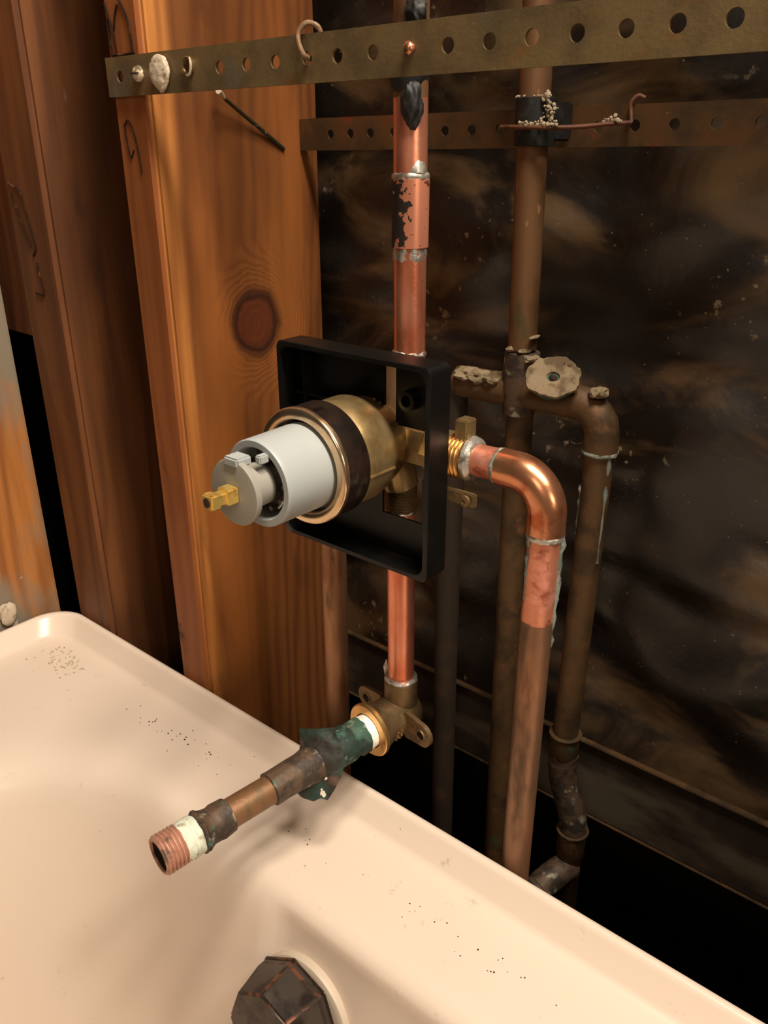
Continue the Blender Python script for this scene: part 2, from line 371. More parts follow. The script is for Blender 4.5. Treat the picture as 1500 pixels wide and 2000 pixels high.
for a, y, z, r in ((.345, .262, .3815, .040), (.322, .246, .3815, .062), (.302, .2375, .3815, .085), (.292, .232, .3814, .105), (.285, .2275, .3808, .115), (.2795, .2225, .3792, .125), (.2745, .2185, .3762, .130), (.270, .2155, .3725, .132), (.2665, .2125, .367, .133), (.2625, .2085, .355, .133), (.258, .2045, .340, .133), (.252, .200, .322, .133), (.246, .1945, .30, .133), (.236, .184, .26, .132), (.224, .170, .20, .13), (.21, .150, .13, .13), (.195, .120, .09, .12), (.16, .07, .072, .11), (.08, -.1, .066, .07)):
    loops.append((a, y, z, r))
tub = thing('bathtub', (CX, -.45, 0), 'cream almond bathtub with a raised outer lip filling the lower left', 'bathtub')
bm = new(); rows = []
for i, (a, y, z, r) in enumerate(loops):
    y0 = -1.2 + (FRONT-y)
    row = []
    for (px, py) in rrect(CX, a, y0, y, r):
        # shallow flat landing pressed into the end wall around the overflow
        if z < .3760 and py > .1 and -.262 < px < -.085:
            e = min(1, (px+.262)/.012)*min(1, (-.085-px)/.03); py -= -.006*e*min(1, (.376-z)/.014)*(1 if z > .2 else 0)
        row.append(bm.verts.new((px, py, z)))
    rows.append(row)
n = len(rows[0])
for k in range(len(rows)-1):
    for i in range(n): bm.faces.new((rows[k][i], rows[k][(i+1) % n], rows[k+1][(i+1) % n], rows[k+1][i]))
bm.faces.new(rows[-1])
part('tub_shell', bm, M['tub'], tub, angle=60)
# overflow knob on the tub's end wall
oc = V((-.2315, .2035, .3205)); od = V((0, -.97, .20)).normalized()
ovf = thing('overflow_knob', oc, 'dark bronze faceted overflow knob with worn copper edges on the tub end wall', 'overflow knob')
bm = new(); lathe(bm, oc-od*.004+V((.0035, 0, -.001)), od, [(0, .0345), (.0035, .0346), (.0050, .0338), (.0056, .032), (.0056, .03)], 64); part('gasket', bm, M['gasket'], ovf, 'cream ring behind the knob')
bm = new()
d, a, b = frame(od)
def hexloop(s, r, ph): return [bm.verts.new(oc+d*s+(a*math.cos(ph+i*math.pi/4)+b*math.sin(ph+i*math.pi/4))*r) for i in range(8)]
ph = math.radians(10)
L = [hexloop(.001, .0310, ph), hexloop(.006, .0318, ph), hexloop(.027, .0262, ph)]
for k in range(2):
    for i in range(8): bm.faces.new((L[k][i], L[k][(i+1) % 8], L[k+1][(i+1) % 8], L[k+1][i]))
bm.faces.new(L[0]); bm.faces.new(L[2])
bm.normal_update()
r = bmesh.ops.bevel(bm, geom=[e for e in bm.edges], offset=.0012, segments=3, affect='EDGES', material=1)
part('knob', bm, [M['bronze'], M['bronze_edge']], ovf)

# plaster crumbs
def crumbs(name, pts, m, label, smin=.0004, smax=.0012):
    bm = new()
    for p in pts:
        s = random.uniform(smin, smax); blob(bm, p, (s, s*random.uniform(.6, 1), s*.7), .3, sub=1, seed=random.random()*50)
    o = link(name, bm, m, base=pts[0]); tag(o, label, 'debris', kind='stuff'); return o
def scatter(n, x, y, z, sx, sy): return [V((random.gauss(x, sx), random.gauss(y, sy), z)) for _ in range(n)]
crumbs('plaster_crumbs', [p for p in scatter(60, -.555, .262, .3821, .014, .007)], M['plaster'], 'pale plaster crumbs piled on the tub deck near the corner')
crumbs('dirt_specks', [p for p in scatter(30, -.415, .262, .3818, .022, .005)], M['dark_brown'], 'dark dirt specks on the tub deck below the orange stud', .0003, .0008)
crumbs('dirt_specks', [V((random.uniform(-.30, -.08), random.uniform(.248, .262), .3817)) for _ in range(26)], M['dark_brown'], 'sparse brown specks along the tub deck beyond the overflow knob', .0002, .0006)

# plaster remnant on the far-left stud
bm = new(); blob(bm, (-.6205, .2535, .4060), (.004, .0075, .0105), .25, sub=3, seed=4)
tag(link('plaster_chunk', bm, M['plaster'], base=(-.6205, .2535, .3965)), 'cream plaster chunk on the far-left stud just above the tub', 'plaster chunk')

# ------------------------------------------------------------------ perforated straps
def strap(y, x0, x1, z, h, t, holes, r, m, label, zc=None, tilt=0, sag=0, hole_z=0):
    bm = new(); hs = sorted(holes); cells = []
    eds = [x0]+[(hs[i]+hs[i+1])/2 for i in range(len(hs)-1)]+[x1]
    for k, hx in enumerate(hs):
        a, b = eds[k], eds[k+1]; N = 24; outer = []; inner = []
        for i in range(N):
            th = 2*math.pi*(i+.5)/N; c, s = math.cos(th), math.sin(th)
            inner.append(bm.verts.new((hx+r*c, y, z+r*s)))
        # outer rectangle points: corners + projections
        for i in range(N):
            th = 2*math.pi*(i+.5)/N; c, s = math.cos(th), math.sin(th)
            rx = (b-hx) if c > 0 else (hx-a)
            q = min(rx/abs(c) if abs(c) > 1e-6 else 9, (h/2)/abs(s) if abs(s) > 1e-6 else 9)
            outer.append((hx+q*c, z+q*s))
        # snap nearest to the corners
        for (ccx, ccz) in ((b, z+h/2), (a, z+h/2), (a, z-h/2), (b, z-h/2)):
            j = min(range(N), key=lambda i: (outer[i][0]-ccx)**2+(outer[i][1]-ccz)**2); outer[j] = (ccx, ccz)
        ov = [bm.verts.new((p[0], y, p[1])) for p in outer]
        for i in range(N):
            j = (i+1) % N; bm.faces.new((inner[i], inner[j], ov[j], ov[i]))
    bmesh.ops.remove_doubles(bm, verts=bm.verts, dist=1e-5)
    r_ = bmesh.ops.extrude_face_region(bm, geom=list(bm.faces))
    bmesh.ops.translate(bm, verts=[v for v in r_['geom'] if isinstance(v, bmesh.types.BMVert)], vec=(0, t, 0))
    for v in bm.verts:
        v.co.z += tilt*(v.co.x-x0); v.co.y += sag*noise.noise(V((v.co.x*9, 1, 0)))
    o = link('perforated_strap', bm, m, base=(x0, y, z), angle=30)
    tag(o, label, 'strap'); return o
holes1 = [-.440, -.4215, -.401, -.378, -.355, -.335, -.315, -.294, -.2755, -.255, -.235, -.216, -.1965, -.178, -.1595, -.141, -.123, -.1045]
while holes1[-1] < .5: holes1.append(holes1[-1]+.0190)
strap(.3008, -.4525, holes1[-1]+.009, .7995, .0198, .0016, holes1, .0030, M['strap'], 'long brass-toned perforated strap crossing the top in front of the copper riser')
holes2 = [-.392, -.375, -.3585, -.340, -.321, -.302, -.2835, -.265, -.246, -.226, -.2065, -.187, -.167, -.147, -.127]
while holes2[-1] < .010: holes2.append(holes2[-1]+.0195)
strap(.420, -.4195, holes2[-1]+.009, .7715, .0190, .0015, holes2, .0027, M['strap_dark'], 'darker perforated strap further back, behind both riser pipes', tilt=.006)
# fasteners
def screw(x, y, z, r, m, label, slot=True):
    t = thing('screw', (x, y, z), label, 'screw')
    bm = new(); lathe(bm, (x, y+.0035, z), (0, -1, 0), [(0, r*.5), (.003, r*.6), (.0035, r), (.0052, r*.92), (.0062, r*.6), (.0065, r*.2)], 24, jit=.0003); part('screw_head', bm, m, t)
    if slot:
        bm = new(); box(bm, (x-r*.8, y-.0034, z-.0004), (x+r*.8, y-.0026, z+.0005)); part('slot', bm, M['dark_brown'], t)
    return t
screw(-.4215, .3005, .8000, .0040, M['screw'], 'pale slotted screw in the strap, left of the plaster blob')
bm = new(); blob(bm, (-.4010, .2985, .7990), (.0080, .0026, .0088), .16, sub=4, seed=8)
for v in bm.verts:
    dz = v.co.z-.799
    if dz < 0: v.co.x = -.4005+(v.co.x+.4005)*(1+dz*38)
tag(link('plaster_blob', bm, M['plaster'], base=(-.401, .2985, .790)), 'pale leaf-shaped plaster blob stuck on the strap by the orange stud', 'plaster blob')
w_ = thing('washer_ring', (-.379, .3005, .801), 'dark screw with pale paint rim on the strap, right of the plaster blob', 'screw')
bm = new(); lathe(bm, (-.379, .3010, .8010), (0, -1, 0), [(0, .0046), (.0014, .0048), (.0018, .0044), (.0012, .0032), (.0004, .0028)], 28, jit=.0003); part('rim', bm, M['brass_dark'], w_)
bm = new(); tube(bm, smooth_path([(-.3755, .2988, .8050), (-.3745, .2986, .8010), (-.3760, .2986, .7975), (-.3785, .2988, .7968)]), .0006, 8, jit=.0003); part('paint_drip', bm, M['plaster'], w_)
# bright screw in front of the riser
screw(-.235, .3008, .7998, .0027, M['copper_shiny'], 'small rusty screw in the strap hole over the copper riser', slot=False)
# copper hook over the strap
bm = new(); tube(bm, smooth_path([(-.2935, .3030, .7995), (-.2935, .2985, .8005), (-.2955, .2975, .8050), (-.2965, .2985, .8100), (-.2935, .3010, .8135), (-.2895, .3035, .8120), (-.2880, .3050, .8080)], 6), .0012, 10, jit=.0003)
tag(link('wire_hook', bm, M['wire'], base=(-.2935, .301, .80)), 'crusted wire hook looped over the front strap beside the stud edge', 'hook')
# thin nail driven into the side of the stud
na = thing('bent_nail', (-.419, .4036, .7642), 'thin dark nail slanting below the strap on the orange stud', 'nail')
bm = new(); tube(bm, [(-.4195, .4045, .7630), (-.4175, .385, .7735), (-.4150, .365, .7835), (-.4130, .352, .7900)], [.0014, .0013, .0012, .0011], 10); part('shank', bm, M['nail'], na)
bm = new(); tube(bm, smooth_path([(-.4130, .352, .7900), (-.4120, .3490, .7925), (-.4105, .3458, .7935)]), [.0011]*12+[.0016], 10, jit=.0003); part('tip', bm, M['plaster'], na, 'pale crusted end of the nail')

# ------------------------------------------------------------------ copper riser above the valve
RX, RY = -.2502, .322
ris = thing('copper_riser', (RX, RY, .668), 'bright copper riser pipe above the black guard with a scorched coupling', 'pipe')
bm = new(); cyl(bm, (RX+.0008, RY, .64), (RX-.0006, RY, .783), .0079); part('pipe', bm, M['copper'], ris)
bm = new(); cyl(bm, (RX-.0006, RY, .783), (RX-.0020, RY, 1.2), .0079); part('upper_pipe', bm, M['copper_old'], ris, 'older brown copper pipe above the strap')
bm = new(); lathe(bm, (RX, RY, .7190), (0, 0, 1), [(0, .0080), (.0003, .0088), (.0305, .0088), (.031, .0080)], 40)
me = link('coupling', bm, M['burnt'], base=(RX, RY, .7190)); me.parent = ris; me.location = (0, 0, .7190-.668); me['label'] = 'scorched coupling with a torn black patch'
bm = new(); ring(bm, (RX, RY, .7505), (0, 0, 1), .0078, .0036, .0012, .0008); ring(bm, (RX+.0030, RY-.001, .7535), (-.25, .2, 1), .0050, .0060, .0004, .0008); part('solder_joint', bm, M['solder'], ris)
bm = new(); ring(bm, (RX, RY, .7160), (0, 0, 1), .0078, .0065, .0003, .0007); part('solder_joint', bm, M['solder'], ris)
bm = new(); ring(bm, (RX, RY, .6680), (0, 0, 1), .0077, .0040, .0010, .0010); part('solder_joint', bm, M['solder'], ris)
# black isolating pad between strap and riser
bm = new()
lathe(bm, (RX-.001, RY-.001, .7855), (0, 0, 1), [(0, .0062), (.0035, .0085), (.009, .0096), (.018, .0092), (.022, .0085), (.025, .0078)], 32, jit=.0012)
for v in bm.verts:
    if v.co.z < .790: v.co.y += (.790-v.co.z)*-.2
blob(bm, (RX+.0046, RY-.0058, .7800), (.0052, .0045, .0095), .22, sub=4, seed=3)
blob(bm, (RX+.0056, RY-.0050, .8150), (.0050, .0044, .0060), .22, sub=4, seed=5)
tag(link('isolator_pad', bm, M['rubber'], base=(RX, RY, .779)), 'torn black isolator pad gripping the copper riser behind the front strap', 'pipe clamp')

# ------------------------------------------------------------------ plaster guard
BX0, BX1, BZ0, BZ1, BY0, BY1 = -.3075, -.2085, .5655, .6735, .2845, .3000
AX, AZ = -.2577, .6255        # valve axis
gd = thing('plaster_guard', ((BX0+BX1)/2, BY1, BZ0), 'square black plastic guard box open around the brass valve', 'guard')
def rr2(x0, x1, z0, z1, r, k=5):
    P = []
    for (cx, cz, t0) in ((x1-r, z1-r, 0), (x0+r, z1-r, 90), (x0+r, z0+r, 180), (x1-r, z0+r, 270)):
        for i in range(k+1):
            t = math.radians(t0+90*i/k); P.append((cx+r*math.cos(t), cz+r*math.sin(t)))
    return P
def yloops(bm, ls):
    rows = [[bm.verts.new((x, y, z)) for x, z in P] for P, y in ls]; n = len(rows[0])
    for k in range(len(rows)):
        q = rows[(k+1) % len(rows)]
        for i in range(n): bm.faces.new((rows[k][i], rows[k][(i+1) % n], q[(i+1) % n], q[i]))
bm = new()
A = lambda i, r: rr2(BX0+i, BX1-i, BZ0+i, BZ1-i, r)
yloops(bm, [(A(0, .004), BY0+.0005), (A(0, .004), BY1), (A(.0016, .004), BY1), (A(.0030, .006), BY0+.0040), (A(.0026, .006), BY0), (A(.0005, .004), BY0)])
part('rim_wall', bm, M['black'], gd, angle=40)
bm = new(); c = .0012; NX = int((BX1-BX0-.004)/c); NZ = int((BZ1-BZ0-.004)/c); vs = {}
def hole(x, z):
    dx, dz = x-AX, z-AZ
    if dx*dx+dz*dz < .0236**2: return True
    if -.2466 < x < -.2394 and .62 < z < .6690: return True
    if -.2480 < x < -.2230 and .5895 < z < .62: return True
    if abs(z-AZ) < .0125 and x > AX: return True
    return False
for i in range(NX):
    for j in range(NZ):
        x, z = BX0+.002+i*c, BZ0+.002+j*c
        if hole(x+c/2, z+c/2): continue
        q = []
        for (di, dj) in ((0, 0), (1, 0), (1, 1), (0, 1)):
            kk = (i+di, j+dj)
            if kk not in vs: vs[kk] = bm.verts.new((BX0+.002+kk[0]*c, BY1-.0014, BZ0+.002+kk[1]*c))
            q.append(vs[kk])
        bm.faces.new(q)
e_ = bmesh.ops.extrude_face_region(bm, geom=list(bm.faces))
bmesh.ops.translate(bm, verts=[v for v in e_['geom'] if isinstance(v, bmesh.types.BMVert)], vec=(0, .0014, 0))
part('back_plate', bm, M['black'], gd)
bm = new(); lathe(bm, (-.2290, BY1-.001, .6530), (0, -1, 0), [(0, .0052), (.006, .0048), (.0062, .0028), (.002, .0026)], 24); part('screw_boss', bm, M['black'], gd)
lathe_b = new(); box(lathe_b, (-.3055, BY1-.008, .6450), (-.2630, BY1-.001, .6462), .0003); box(lathe_b, (-.2945, BY1-.010, .568), (-.2935, BY1-.001, .671), .0003); part('rib', lathe_b, M['black'], gd)

# ------------------------------------------------------------------ valve
val = thing('shower_valve', (AX, .30, AZ), 'brass mixing valve with grey plastic cap pointing out from the black guard', 'valve')
O = lambda y: (AX, y, AZ)
YP = (0, 1, 0)
bm = new(); lathe(bm, O(.2680), YP, [(0, .0262), (.001, .0268), (.018, .0270), (.021, .0262), (.025, .0240), (.031, .0232), (.038, .0205), (.044, .014), (.047, .006)], 72)
body = part('valve_body', bm, M['brass'], val, angle=50)
bm = new(); th = math.radians(-8)
for t0 in (-10,):
    t = math.radians(t0); cx, cz = AX+.0270*math.cos(t), AZ+.0270*math.sin(t)
    box(bm, (cx-.0007, .2690, cz-.0006), (cx+.0006, .2880, cz+.0007), .0003)
part('seam_ridge', bm, M['brass'], val)
bm = new(); lathe(bm, O(.2535), YP, [(0, .0270), (.0004, .0280), (.0142, .0282), (.0148, .0272)], 72); part('black_band', bm, M['band'], val, 'blackened band with dull scuffs')
bm = new(); box(bm, (AX+.0045, .2550, AZ+.0270), (AX+.0065, .2600, AZ+.0284), .0002); part('band_notch', bm, M['band'], val)
bm = new(); lathe(bm, O(.2500), YP, [(.0060, .0218), (.0012, .0226), (.0004, .0230), (0, .0236), (0, .0272), (.0004, .0280), (.0012, .0285), (.0030, .0285), (.0038, .0278), (.0038, .0215)], 80, cap0=False, cap1=False)
part('retaining_ring', bm, M['nickel'], val, 'shiny champagne metal ring')
bm = new(); lathe(bm, O(.2535), (0, -1, 0), [(0, .0209), (.0280, .0205), (.0300, .0205), (.0308, .0200), (.0308, .0172), (.0300, .0166), (.0200, .0164), (.0198, .002)], 72, cap1=True)
part('sleeve', bm, M['sleeve'], val, angle=40)
# mechanism inside the sleeve
bm = new()
lathe(bm, O(.2350), (0, -1, 0), [(0, .0150), (.003, .0150), (.0035, .0140), (.0035, .0100), (.010, .0095), (.010, .003)], 48)
for i in range(10):
    t = 2*math.pi*i/10; p = V((AX+.0128*math.cos(t), .2300, AZ+.0128*math.sin(t))); cyl(bm, p, p+V((0, -.0035, 0)), .0013, 10)
part('cartridge', bm, M['inner_grey'], val, 'dark grey cartridge inside the sleeve')
bm = new()
for i in range(3):
    t = math.radians(-50+i*38); pts = [(AX+.0137*math.cos(t+u), .2270, AZ+.0137*math.sin(t+u)) for u in [j*.08 for j in range(6)]]; tube(bm, pts, .0007, 8)
part('spring_clip', bm, M['solder'], val)
bm = new(); lathe(bm, O(.2125), (0, -1, 0), [(-.0125, .0098), (0, .0100), (.0001, .0148), (.0026, .0152), (.0032, .0148), (.0034, .0138)], 64)
part('stop_disc', bm, M['cap'], val, angle=40)
bm = new(); box(bm, (AX-.0045, .2085, AZ+.0120), (AX+.0045, .2170, AZ+.0163), .0008); box(bm, (AX+.0050, .2180, AZ+.0120), (AX+.0085, .2235, AZ+.0160), .0006)
part('stop_tab', bm, M['sleeve'], val)
# brass stem
bm = new(); box(bm, (AX-.0036, .2030, AZ-.0036), (AX+.0036, .2093, AZ+.0036), .0005); box(bm, (AX-.0026, .1990, AZ-.0026), (AX+.0026, .2035, AZ+.0026), .0004)
box(bm, (AX-.0034, .1945, AZ-.0034), (AX+.0034, .1995, AZ+.0034), .0006)
stem = part('stem', bm, M['brass_bright'], val)
bm = new(); lathe(bm, O(.1943), YP, [(0, .0022), (.0008, .0018)], 20); part('stem_bore', bm, M['dark_brown'], stem)
# side and bottom ports
PY = .311
def thread_prof(s0, s1, r, pitch=.0018, dp=.0009):
    out = [(s0, r-dp)]; s = s0
    while s < s1-1e-6:
        out += [(s+pitch*.45, r), (s+pitch*.62, r), (min(s+pitch, s1), r-dp)]; s += pitch
    return out
bm = new(); lathe(bm, (AX+.012, PY, AZ), (1, 0, 0), [(0, .0100), (.018, .0100), (.019, .0112), (.030, .0112), (.031, .0098), (.036, .0096)], 6)
box(bm, (-.2100, PY-.0045, AZ+.0070), (-.2030, PY+.004, AZ+.0195), .0006); part('right_port', bm, M['brass'], val)
bm = new(); lathe(bm, (-.2135, PY, AZ), (1, 0, 0), thread_prof(0, .0100, .0112, .0022, .0011), 40); part('port_threads', bm, M['brass_face'], val, angle=20)
bm = new(); lathe(bm, (-.2035, PY, AZ), (1, 0, 0), [(0, .0098), (.0008, .0110), (.0028, .0108), (.0040, .0098), (.0048, .0088)], 40, jit=.0008); part('solder_joint', bm, M['solder'], val)
BPX, BPY = -.2505, .3175
bm = new(); tube(bm, [(AX, PY, AZ), (-.2520, BPY-.002, AZ-.018), (BPX, BPY, AZ-.0280)], [.0105, .0100, .0092], 32); part('bottom_port', bm, M['brass'], val)
bm = new(); lathe(bm, (BPX, BPY, .5990), (0, 0, -1), thread_prof(0, .0155, .0086), 40); part('port_threads', bm, M['brass_dark'], val, angle=20)
bm = new(); ring(bm, (BPX, BPY, .5832), (0, 0, 1), .0076, .0022, .0012, .0008); part('solder_joint', bm, M['solder'], val)
bm = new(); cyl(bm, (AX+.003, PY, AZ), (-.2520, .3190, .664), .0108, 32); part('top_port', bm, M['copper_old'], val)
bm = new(); cyl(bm, (AX-.012, PY, AZ), (AX-.052, PY+.012, AZ), .0095, 32); part('left_port', bm, M['brass_dark'], val)
bm = new(); box(bm, (-.2190, .3005, .6050), (-.1930, .3035, .6120), .0006); lathe(bm, (-.1975, .2995, .6085), (0, -1, 0), [(0, .0030), (.0012, .0028), (.0014, .0012), (.0006, .0010)], 20)
part('mounting_lug', bm, M['brass_dark'], val)

# ------------------------------------------------------------------ outlet pipe down to the drop-ear elbow
EX, EY, EZ = -.2530, .322, .4450
op = thing('outlet_pipe', (-.2540, .322, .4700), 'short bright copper pipe between the black guard and the drop-ear elbow', 'pipe')
bm = new(); cyl(bm, (-.2530, .322, .4700), (BPX, BPY, .5840), .0079); part('pipe', bm, M['copper'], op)
bm = new(); ring(bm, (EX, EY, .4705), (0, 0, 1), .0080, .0032, .0022, .0006); blob(bm, (EX-.0085, EY-.003, .4745), (.0022, .002, .0055), .3, sub=3, seed=2); part('solder_joint', bm, M['solder'], op)
nd = V((-.152, -.988, -.03)).normalized(); sd = V((.988, -.152, 0)).normalized(); EC = V((EX, EY, EZ))
el = thing('drop_ear_elbow', EC, 'dull brass drop-ear elbow with a screw ear, holding the corroded spout pipe', 'elbow')
bm = new()
lathe(bm, (EX, EY, EZ), (0, 0, 1), [(0, .0100), (.010, .0102), (.0235, .0102), (.0245, .0096)], 40)
lathe(bm, EC-nd*.011, nd, [(0, .004), (.001, .0095), (.004, .0118), (.012, .0128), (.026, .0132), (.031, .0145), (.0345, .0160)], 48)
part('elbow_body', bm, M['brass_dark'], el, angle=50)
bm = new(); lathe(bm, EC+nd*.0232, nd, [(0, .0160), (.0008, .0168), (.0030, .0168), (.0036, .0162), (.0036, .0112), (0, .0108)], 56, cap0=False, cap1=False); part('face_ring', bm, M['brass_face'], el, 'bright machined brass face')
def ear(sx, dz, rot=0):
    bm = new(); N = 28; c0 = EC+nd*.004
    # stadium plate with a round hole, built as loops
    up = (V((0, 0, 1))-nd*nd.z).normalized()
    ax = (sd*math.cos(rot)+up*math.sin(rot))*sx; bx = nd.cross(ax)
    L0 = .008; L1 = .0245
    hole = [c0+ax*L1+(ax*math.cos(2*math.pi*i/N)+bx*math.sin(2*math.pi*i/N))*.0026 for i in range(N)]
    outer = []
    for i in range(N):
        t = 2*math.pi*i/N; cx, cy = math.cos(t), math.sin(t)
        if cx >= 0: outer.append(c0+ax*(L1+.0078*cx)+bx*.0078*cy)
        else: outer.append(c0+ax*(L1+(L1-L0)*cx)+bx*(.0078+.002*(-cx))*(1 if cy > 0 else -1)*min(1, abs(cy)*1.6))
    rows = []
    for (P, s) in ((hole, 0), (outer, 0), (outer, .0028), (hole, .0028)):
        rows.append([bm.verts.new(p+nd*s) for p in P])
    for k in range(4):
        q = rows[(k+1) % 4]
        for i in range(N): bm.faces.new((rows[k][i], rows[k][(i+1) % N], q[(i+1) % N], q[i]))
    lathe(bm, c0+ax*L1+nd*.0022, nd, [(0, .0028), (.0012, .0030), (.0012, .0038), (0, .0042)], 28, cap0=False, cap1=False)
    e = part('ear', bm, M['brass_dark'], el, angle=40); return e
ear(1, 0); ear(-1, 0)
bm = new(); u2 = (V((0, 0, 1))-nd*nd.z).normalized()
for r0 in range(4):
    for q0 in range(2):
        t = math.radians(-2 - r0*9); rr = .0134; pos = EC+nd*(.010+q0*.003+.0006*(r0 % 2))+(sd*math.cos(t)+u2*math.sin(t))*rr
        tube(bm, smooth_path([pos, pos+nd*.0011+u2*.0003, pos+nd*.0011-u2*.0008, pos-u2*.0009]), .00022, 6)
part('cast_marks', bm, M['brass_face'], el, 'tiny raised cast figures')

# ------------------------------------------------------------------ spout nipple
P = lambda s: EC+nd*s
sp = thing('spout_pipe', P(.027), 'corroded copper spout pipe with green ends sticking out over the tub', 'pipe')
bm = new(); lathe(bm, P(.022), nd, thread_prof(0, .0098, .0104, .0018, .0003), 40, jit=.0003); part('thread_tape', bm, M['tape'], sp, 'clean white thread tape')
bm = new(); lathe(bm, P(.0310), nd, [(0, .0092), (.001, .0108), (.006, .0112), (.0075, .0102), (.010, .0104), (.0115, .0112), (.020, .0110), (.022, .0100), (.030, .0096)], 44, jit=.0012); part('green_fitting', bm, M['green'], sp, 'fitting covered in green verdigris')
bm = new(); lathe(bm, P(.066), nd, [(0, .0100), (.004, .0104), (.010, .0100), (.018, .0096), (.028, .0094), (.0315, .0092), (.032, .0084)], 44, jit=.0010); part('fitting', bm, M['crust'], sp, 'crusted brown-green coupling')
bm = new(); cyl(bm, P(.095), P(.130), .0081, 40); part('pipe', bm, M['copper_old'], sp, 'smooth orange-brown copper')
bm = new(); lathe(bm, P(.1235), nd, [(0, .0084), (.0005, .0095), (.007, .0097), (.009, .0092), (.013, .0094), (.0150, .0102), (.0165, .0110)], 44, jit=.0008); part('fitting', bm, M['crust'], sp, 'crusted grey-brown adapter')
bm = new(); lathe(bm, P(.1392), nd, [(0, .0098), (.0004, .0118), (.0028, .0121), (.0034, .0108)], 6, jit=.0004); 
bmesh.ops.bevel(bm, geom=[e for e in bm.edges], offset=.0003, segments=2, affect='EDGES'); part('hex_flange', bm, M['crust'], sp)
bm = new(); lathe(bm, P(.1424), nd, thread_prof(0, .0092, .0106, .0018, .0005), 44, jit=.0008); part('old_thread_tape', bm, M['tape_old'], sp, 'pale crumbling thread sealant')
bm = new(); pr_ = thread_prof(0, .0126, .0107, .0021, .0013); lathe(bm, P(.1512), nd, pr_+[(.0130, .0098), (.0132, .0084), (.0120, .0078)], 44, cap1=False, jit=.0003); part('threads', bm, M['thread'], sp, 'pinkish copper threads', angle=20)
bm = new(); lathe(bm, P(.1635), nd, [(0, .0079), (-.022, .0076), (-.024, .001)], 40, cap0=False); part('bore', bm, M['bore'], sp, 'dark bore')
# torn membrane around the pipe
bm = new(); n2 = V((.3359, -.8159, .4706)); mc = P(.0645)+n2*.004; a = V((.925, .381, 0)); b = n2.cross(a)
OUTL = [(-.0129, .0162), (-.0074, .0176), (-.0013, .0187), (.0077, .0210), (.0099, .0163), (.0136, .0106), (.0163, .0031), (.0154, -.0057), (.0129, -.0134), (.0101, -.0194), (.0060, -.0188), (.0024, -.0214), (-.0046, -.0208), (-.0096, -.0190), (-.0110, -.0120), (-.0112, -.0030), (-.0108, .0060), (-.0116, .0120)]
OUTL = [(p[0]+(q[0]-p[0])*t, p[1]+(q[1]-p[1])*t) for p, q in zip(OUTL, OUTL[1:]+OUTL[:1]) for t in (0, .25, .5, .75)]
N = len(OUTL); rows = []
for kk in range(10):
    f = kk/9; row = []
    for i, (u, v) in enumerate(OUTL):
        L_ = math.hypot(u, v); r0 = min(.0060, L_*.9)
        uu, vv = u*(r0/L_+(1-r0/L_)*f), v*(r0/L_+(1-r0/L_)*f)
        bow = .007*(1-(uu/.016)**2)*(1-.35*abs(vv)/.02) - .004 + .0016*noise.noise(V((uu*190, vv*190, 2)))*f
        row.append(bm.verts.new(mc+a*uu+b*vv+n2*bow))
    rows.append(row)
for kk in range(9):
    for i in range(N): bm.faces.new((rows[kk][i], rows[kk][(i+1) % N], rows[kk+1][(i+1) % N], rows[kk+1][i]))
bmesh.ops.recalc_face_normals(bm, faces=bm.faces)
bmesh.ops.solidify(bm, geom=list(bm.faces), thickness=.0009)
mem = link('torn_membrane', bm, M['membrane'], base=mc, angle=50)
tag(mem, 'torn dark scrap of wall membrane wrapped around the spout pipe', 'membrane scrap')

# ------------------------------------------------------------------ right-hand branch
BXR = -.1600
br = thing('branch_pipe', (BXR, PY, 0), 'bright copper elbow and pipe running down to the right of the guard', 'pipe')
bm = new(); cyl(bm, (-.2010, PY, AZ), (-.1840, PY, AZ+.0005), .0079, jit=.0003, jsc=200); part('stub_pipe', bm, M['copper_red'], br, 'reddened copper stub')
bm = new(); ring(bm, (-.1862, PY, AZ), (1, 0, 0), .0080, .0030, .0010, .0008); part('solder_joint', bm, M['flux'], br)
bm = new()
pth = [V((-.1855, PY, AZ))]+bend((-.1775, PY, AZ), (BXR, PY, AZ), (BXR, PY, .6080), 16)+[V((BXR, PY, .6040)), V((BXR, PY, .5995))]
tube(bm, pth, [.0090]+[.0091]*(len(pth)-2)+[.0093], 40); part('elbow', bm, M['copper_shiny'], br, 'polished copper elbow')
bm = new(); ring(bm, (BXR, PY, .5980), (0, 0, 1), .0080, .0042, .0012, .0007); part('solder_joint', bm, M['solder'], br)
bm = new(); cyl(bm, (BXR, PY, .5990), (BXR-.0003, PY, .5520), .0079, jit=.0003, jsc=150); part('pipe', bm, M['copper_red'], br, 'sanded pink copper')
bm = new(); cyl(bm, (BXR-.0003, PY, .5525), (BXR, PY, .0), .0079); part('lower_pipe', bm, M['copper_brown'], br, 'brown aged copper')
bm = new()
for (az, z0, z1, wd) in ((20, .597, .548, .0024), (38, .575, .535, .0020), (-128, .597, .560, .0014), (55, .56, .530, .0014)):
    t = math.radians(az); u = V((math.cos(t), math.sin(t), 0))
    k = 14; tube(bm, [V((BXR, PY, z0+(z1-z0)*i/k))+u*(.0074+.0004*math.sin(i*1.7)) for i in range(k+1)], [wd*(.9+.3*math.sin(i*2.1))*(1-.5*i/k) for i in range(k+1)], 10, jit=.0008)
part('flux_drip', bm, M['flux'], br, 'grey solder and flux runs')

